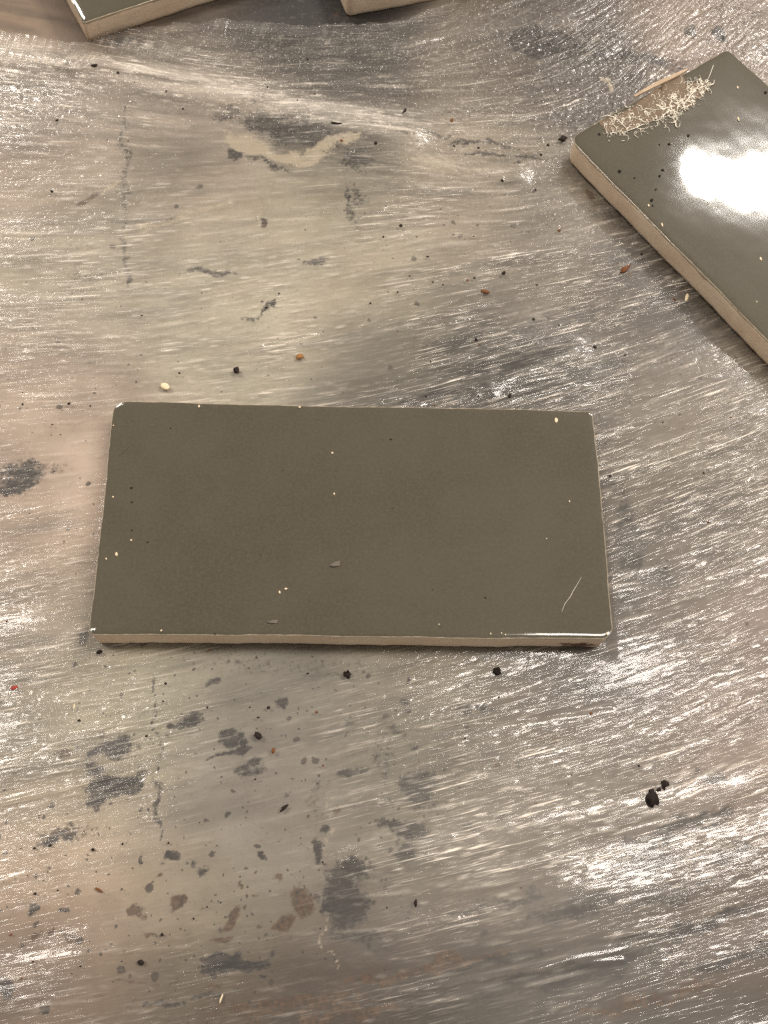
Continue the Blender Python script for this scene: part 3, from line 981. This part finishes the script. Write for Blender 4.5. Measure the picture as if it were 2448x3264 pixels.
grain("rust_crumb", 1994, 858, 40, 22, M_BROWN, "rust red crumb beside the right tile's shadow", "crumb", rot=35, seed=13, rough=.5)
grain("rust_crumb", 1545, 930, 28, 18, M_BROWN, "rust brown crumb midway between the two glazed tiles", "crumb", seed=14)
grain("black_crumb", 1794, 443, 36, 18, M_BLACK, "black flat crumb at the left corner of the right tile", "crumb", seed=15)
grain("red_fleck", 44, 2192, 36, 13, M_RED, "small red fleck at the left edge below the tile", "fleck", rot=20, flat=.25, seed=16)
grain("dark_splinter", 1289, 354, 36, 10, M_BLACK, "dark slim splinter lying on the film near the top", "splinter", rot=62, flat=.4, seed=17)
grain("dark_splinter", 1073, 393, 40, 10, M_BLACK, "dark slim splinter just above the pale chevron mark", "splinter", rot=-4, flat=.4, seed=18)
grain("cream_sliver", 2189, 948, 40, 13, M_CHIP, "cream sliver lying in the right tile's shadow", "sliver", rot=76, flat=.3, rough=.1, seed=19)
grain("dark_crumb", 299, 210, 30, 12, M_BLACK, "dark crumb in the white glare near the top left", "crumb", seed=20)
grain("straw_sliver", 705, 3182, 26, 9, M_CHIP, "straw coloured sliver near the bottom edge", "sliver", rot=70, flat=.4, seed=21)
grain("straw_sliver", 236, 2252, 26, 8, M_CHIP, "straw coloured sliver in the left glare below the tile", "sliver", rot=80, flat=.4, seed=22)
grain("dark_curl", 904, 2576, 36, 13, M_BLACK, "dark worm shaped curl left of centre in the lower half", "curl", rot=38, flat=.5, seed=23, rough=.5)
grain("dark_curl", 318, 2840, 34, 11, M_BROWN, "dark brown curl with a pale end at lower left", "curl", rot=-20, flat=.5, seed=24, rough=.5)
grain("black_crumb", 1324, 2877, 14, 28, M_BLACK, "upright black crumb at the lower edge of the white sheen", "crumb", seed=25)
grain("cream_chip", 1773, 1340, 13, 20, M_CHIP, "cream chip on the middle tile near its top right corner", "chip", on=1, flat=.35, rough=.12, seed=26)

DARK = [(262, 954, 10), (452, 1006, 10), (1180, 967, 10), (1221, 755, 12), (849, 980, 14), (875, 955, 9), (889, 936, 10), (72, 1251, 8),
        (72, 1289, 9), (219, 1287, 14), (167, 1353, 11), (288, 1294, 8), (198, 1308, 8), (572, 1189, 11), (1277, 720, 17), (1781, 735, 14), (1363, 818, 14),
        (1379, 899, 12), (1412, 908, 9), (1512, 886, 12), (1490, 894, 11), (1604, 871, 16), (2045, 810, 14), (1267, 931, 8), (1445, 748, 8),
        (1510, 753, 8), (1700, 1018, 12), (1781, 1037, 9), (1960, 1039, 10), (1517, 1082, 13), (1528, 1098, 8), (1896, 1106, 15), (1991, 1131, 9),
        (1623, 1262, 14), (1525, 1263, 9), (1383, 1292, 10), (1358, 1264, 8), (1711, 908, 9), (1372, 1153, 8), (1305, 880, 10), (2150, 954, 18),
        (1746, 462, 14), (1525, 472, 16), (1448, 466, 9), (1724, 494, 14), (1439, 384, 15), (1707, 605, 9), (376, 232, 13), (530, 291, 10),
        (583, 347, 10), (428, 262, 7), (852, 278, 9), (1003, 300, 10), (948, 319, 9), (981, 190, 10), (1088, 448, 12), (1197, 457, 15), (181, 384, 14),
        (166, 610, 12), (1600, 575, 11), (1640, 520, 8), (22, 1981, 12), (361, 2089, 8), (980, 2147, 14), (817, 2097, 11), (668, 2071, 16), (545, 2095, 8),
        (528, 2178, 16), (1943, 1518, 13), (1960, 1701, 8), (2257, 1664, 15), (2242, 1507, 8), (2121, 1810, 8), (2174, 1972, 9), (2112, 1347, 9), (2329, 1331, 9),
        (520, 2235, 12), (252, 2296, 16), (823, 2287, 16), (856, 2255, 15), (1009, 2270, 11), (466, 2346, 15), (683, 2388, 9), (796, 2254, 8), (780, 2378, 8), (1030, 2440, 9),
        (661, 2255, 8), (813, 2484, 8), (636, 2622, 8), (267, 2650, 8), (405, 2687, 10), (110, 2703, 14), (160, 2695, 12), (390, 2690, 9), (297, 2708, 17),
        (88, 2791, 9), (139, 2806, 11), (112, 2848, 13), (184, 2838, 8), (388, 2834, 8), (646, 2895, 9), (660, 2890, 7), (704, 2877, 9), (674, 2872, 7), (617, 2928, 10),
        (34, 2979, 12), (517, 2979, 17), (388, 3064, 8), (229, 3103, 9), (256, 3080, 9), (68, 3118, 12), (105, 3065, 9), (2036, 2441, 14), (1279, 2890, 8),
        (1233, 2893, 8), (1884, 2274, 14), (1590, 2222, 9), (1482, 2353, 9), (1540, 2260, 7), (2423, 3000, 10), (1335, 2427, 8), (692, 2695, 8), (1102, 2745, 8), (1028, 2748, 9), (960, 2690, 6),
        (1820, 2470, 8), (1465, 2510, 8), (1660, 2830, 8), (537, 2687, 12), (1020, 2960, 8)]
for i, (x, y, r) in enumerate(DARK):
    r *= random.uniform(.6, .9)
    if y < 660:
        where = "in the pale sheen at the top left" if x < 700 else ("near the chevron mark at the top" if x < 1250 else "left of the right tile's near corner")
    elif y < 1300:
        where = "just above the middle tile's left half" if x < 1000 else "between the middle tile and the right tile"
    elif y < 2060:
        where = "left of the middle tile" if x < 500 else "right of the middle tile"
    elif y < 2640:
        where = "below the middle tile's left half" if x < 1150 else "below the middle tile's right half"
    else:
        where = "among the stains near the bottom left" if x < 1150 else "near the bottom right"
    grain("grit_speck", x, y, r, r * random.uniform(.6, 1.2), M_BLACK if i % 5 else M_BROWN, "tiny dark grit speck " + where,
          "grit", "dark grit " + where, seed=30 + i % 6, rough=.4)
for i, (x, y, r) in enumerate([(1975, 546, 14), (2112, 542, 11), (2102, 561, 9), (2076, 638, 12), (2145, 370, 13), (2132, 459, 10), (2102, 461, 8), (1910, 428, 11), (2193, 432, 9), (2090, 604, 8), (2022, 567, 8), (2080, 655, 7), (2440, 295, 12)]):
    grain("grit_speck", x, y, r, r, M_BLACK, "tiny dark grit speck on the right tile's glaze", "grit", "dark grit on the right tile", on=1, seed=30 + i % 6, rough=.4)
for i, (x, y, r) in enumerate([(2351, 279, 10), (2353, 380, 13), (2155, 402, 8), (2067, 655, 10), (2110, 717, 12), (2425, 825, 14), (2412, 962, 6)]):
    grain("white_speck", x, y, r * .8, r * 1.2, M_CHIP, "tiny white speck on the right tile's glaze", "speck", "white specks on the right tile", on=1, seed=36 + i % 3)
for i, (x, y, r) in enumerate([(1059, 1444, 9), (1065, 1574, 9), (361, 1584, 9), (418, 1722, 9), (371, 1767, 15), (339, 1781, 8), (911, 1877, 13), (891, 1888, 11), (362, 1356, 7),
                               (1742, 1717, 6), (1564, 2020, 7), (1599, 2018, 7), (1611, 2023, 7), (1815, 1598, 7), (635, 1295, 10), (955, 1298, 10), (1934, 2020, 9), (1400, 1990, 6), (514, 2010, 9)]):
    grain("white_speck", x, y, r, r * random.uniform(.7, 1.3), M_CHIP, "tiny white speck on the middle tile's glaze", "speck", "white specks on the middle tile", on=1, seed=36 + i % 3)
for i, (x, y, r) in enumerate([(419, 1555, 12), (544, 1365, 8), (420, 1600, 8), (470, 1728, 8), (1547, 1905, 10), (1245, 1400, 8), (420, 1690, 8), (1380, 1880, 6), (685, 2021, 8), (900, 1500, 5), (1250, 1620, 5)]):
    grain("grit_speck", x, y, r, r * .7, M_BLACK, "tiny dark grit speck on the middle tile's glaze", "grit", "dark grit on the middle tile", on=1, seed=30 + i % 6, rough=.4)
for (x, y, w, h, rot, lab) in [(1070, 1800, 46, 20, 15, "pale dusty smudge on the middle tile right of its centre"), (871, 1983, 44, 14, 5, "faint pale smudge near the middle tile's front edge")]:
    grain("dust_smudge", x, y, w, h, M_SMUDGE, lab, "smudge", on=1, rot=rot, flat=.06, rough=.5, seed=40)


# ------------------------------------------------------------------ hairs, fibres, sliver
def tube(verts, faces, pts, radii, sides=5):
    n = len(pts)
    base = len(verts)
    for i in range(n):
        t = np.array(pts[min(i + 1, n - 1)]) - np.array(pts[max(i - 1, 0)])
        t = t / (np.linalg.norm(t) + 1e-9)
        a = np.cross(t, (0, 0, 1.0))
        if np.linalg.norm(a) < .1:
            a = np.array([1.0, 0, 0])
        a = a / np.linalg.norm(a)
        b = np.cross(a, t)
        for k in range(sides):
            q = np.array(pts[i]) + radii[i] * (math.cos(k * 2 * math.pi / sides) * a + math.sin(k * 2 * math.pi / sides) * b)
            verts.append(tuple(q * MM))
    for i in range(n - 1):
        for k in range(sides):
            p, q = base + i * sides + k, base + i * sides + (k + 1) % sides
            faces.append((p, q, q + sides, p + sides))
    faces.append(tuple(base + k for k in range(sides - 1, -1, -1)))
    faces.append(tuple(base + (n - 1) * sides + k for k in range(sides)))


def hair(name, pts, r, mat, label, cat, on=1, z=.12):
    P = []
    for a, b in pts:
        p = surface(a, b, on)
        P.append((p[0], p[1], p[2] + z))
    P = np.array(P)
    t = np.linspace(0, len(P) - 1, len(P) * 4)
    Q = np.stack([np.interp(t, np.arange(len(P)), P[:, k]) for k in range(3)], -1)
    v, f = [], []
    tube(v, f, Q, [r * (0.5 + .5 * math.sin(math.pi * (i + .6) / (len(Q) + .2))) for i in range(len(Q))])
    return tag(link_mesh(name, v, f, mat), label, cat)


hair("pale_hair", [(1790, 1952), (1800, 1925), (1818, 1902), (1826, 1885), (1838, 1866), (1853, 1840)], .07, M_FIBRE,
     "fine pale hair on the middle tile near its front right corner", "hair")
hair("pale_hair", [(416, 1385), (414, 1405), (408, 1425), (396, 1440), (380, 1452)], .09, M_SMUDGE,
     "faint curved hair on the middle tile near its top left corner", "hair")

fr = np.random.default_rng(5)
V, F = [], []


def band(u, v):
    """u along the tangle (0 at its left end), v across it; photograph pixels"""
    ax = [(1925, 405), (1990, 392), (2060, 372), (2130, 340), (2200, 300), (2262, 262)]
    i = min(int(u * 5), 4)
    t = u * 5 - i
    x = ax[i][0] * (1 - t) + ax[i + 1][0] * t
    y = ax[i][1] * (1 - t) + ax[i + 1][1] * t
    wd = (34, 40, 44, 52, 40, 14)
    w = wd[i] * (1 - t) + wd[i + 1] * t
    return x + v * w * .25, y + v * w


def strand(u, v, n, step, curl, r0):
    x, y = band(u, v)
    th = fr.uniform(0, 6.28)
    pts = []
    k = fr.normal(0, curl)
    for i in range(n):
        p = px(x, y, TILE_T)
        pts.append((p[0], p[1], TILE_T + .24 + .14 * abs(math.sin(i * .6 + u * 9))))
        k += fr.normal(0, curl * .6)
        th += k
        x += step * math.cos(th)
        y -= step * math.sin(th)
    tube(V, F, pts, [r0 * fr.uniform(.35, 1.4) * (1 - .6 * i / len(pts)) for i in range(len(pts))])


for i in range(210):
    strand(fr.uniform(0, 1) ** .8, np.clip(fr.normal(.1, .55), -1, 1), fr.integers(4, 12), 4.2, .42, fr.uniform(.06, .12) if fr.random() < .5 else fr.uniform(.12, .24))
for i in range(26):
    strand(fr.uniform(.42, .92), fr.uniform(-.3, .6), fr.integers(2, 5), 6.0, .25, fr.uniform(.16, .36))
for seg in ([(2070, 350), (2098, 352), (2125, 346), (2150, 340)], [(2180, 336), (2196, 312), (2212, 292), (2232, 270), (2252, 266)], [(2250, 268), (2262, 240), (2273, 210)],
            [(1985, 425), (2020, 412), (2050, 398)], [(1910, 376), (1935, 370), (1958, 376), (1980, 395), (2000, 416)], [(1990, 450), (1980, 452)], [(2100, 385), (2115, 368), (2128, 358), (2150, 352)]):
    pts = []
    for a, b in seg:
        p = px(a, b, TILE_T)
        pts.append((p[0], p[1], TILE_T + .36))
    tube(V, F, pts, [.14 * fr.uniform(.5, 1.4) for _ in pts])
for i in range(320):
    x, y = band(fr.uniform(0, 1), np.clip(fr.normal(.1, .6), -1.3, 1.3))
    p = px(x, y, TILE_T)
    th, ln = fr.uniform(0, 6.28), fr.uniform(.15, .6)
    q = (p[0] + ln * math.cos(th), p[1] + ln * math.sin(th), TILE_T + .30)
    tube(V, F, [(p[0], p[1], TILE_T + .24), q], [fr.uniform(.05, .22), fr.uniform(.04, .15)], 4)
tangle = link_mesh("fibre_tangle", V, F, M_FIBRE)
tag(tangle, "tangle of dried cream fibres stuck along the right tile's back edge", "fibres")

# brown glue residue under the fibres, a thin skin on the glaze
out_px = [(1905, 388), (1960, 372), (2020, 340), (2080, 292), (2110, 268), (2178, 236), (2182, 268), (2240, 262), (2258, 270), (2235, 310), (2190, 345), (2120, 368), (2060, 395), (1985, 425), (1930, 418)]
P = np.array([px(a, b, TILE_T)[:2] for a, b in out_px])
cen = P.mean(0)
V, F = [], []
ringn = 60
t = np.linspace(0, len(P), ringn, endpoint=False)
i0 = t.astype(int)
Q = P[i0] * (1 - (t - i0))[:, None] + P[(i0 + 1) % len(P)] * (t - i0)[:, None]
Q = Q + fr.normal(0, .25, Q.shape)
for s_, z in ((1.0, .06), (.97, .16), (.6, .20)):
    for q in cen + (Q - cen) * s_:
        V.append((q[0] * MM, q[1] * MM, (TILE_T + z) * MM))
for j in range(2):
    for i in range(ringn):
        a, b = j * ringn + i, j * ringn + (i + 1) % ringn
        F.append((a, b, b + ringn, a + ringn))
F.append(tuple(range(2 * ringn, 3 * ringn)))
tag(link_mesh("glue_residue", V, F, M_RESIDUE), "brown glue residue under the cream fibres on the right tile", "residue")

# tan sliver lying along the back edge of the right tile
a, b = px(2022, 308, 10.6), px(2190, 220, 10.6)
d = (b - a) / np.linalg.norm(b - a)
nrm = np.array([-d[1], d[0], 0])
V, F = [], []
S = 14
for i in range(S + 1):
    t = i / S
    c = a + (b - a) * t + nrm * .25 * math.sin(t * 5)
    w = (.12 + .75 * math.sin(math.pi * min(1, t * .75 + .12))) * (1 if t < .93 else .7)
    for (q, z) in ((-w, -.35), (w, -.30), (w * .9, .35 + .1 * math.sin(t * 17)), (-w * .85, .30)):
        p = c + nrm * q
        V.append((p[0] * MM, p[1] * MM, (p[2] + z) * MM))
for i in range(S):
    for k in range(4):
        F.append((i * 4 + k, i * 4 + (k + 1) % 4, i * 4 + 4 + (k + 1) % 4, i * 4 + 4 + k))
F += [(3, 2, 1, 0), tuple(S * 4 + k for k in range(4))]
tag(link_mesh("tan_sliver", V, F, M_WOOD, smooth_on=False), "tan sliver along the right tile's back edge above the fibres", "sliver")
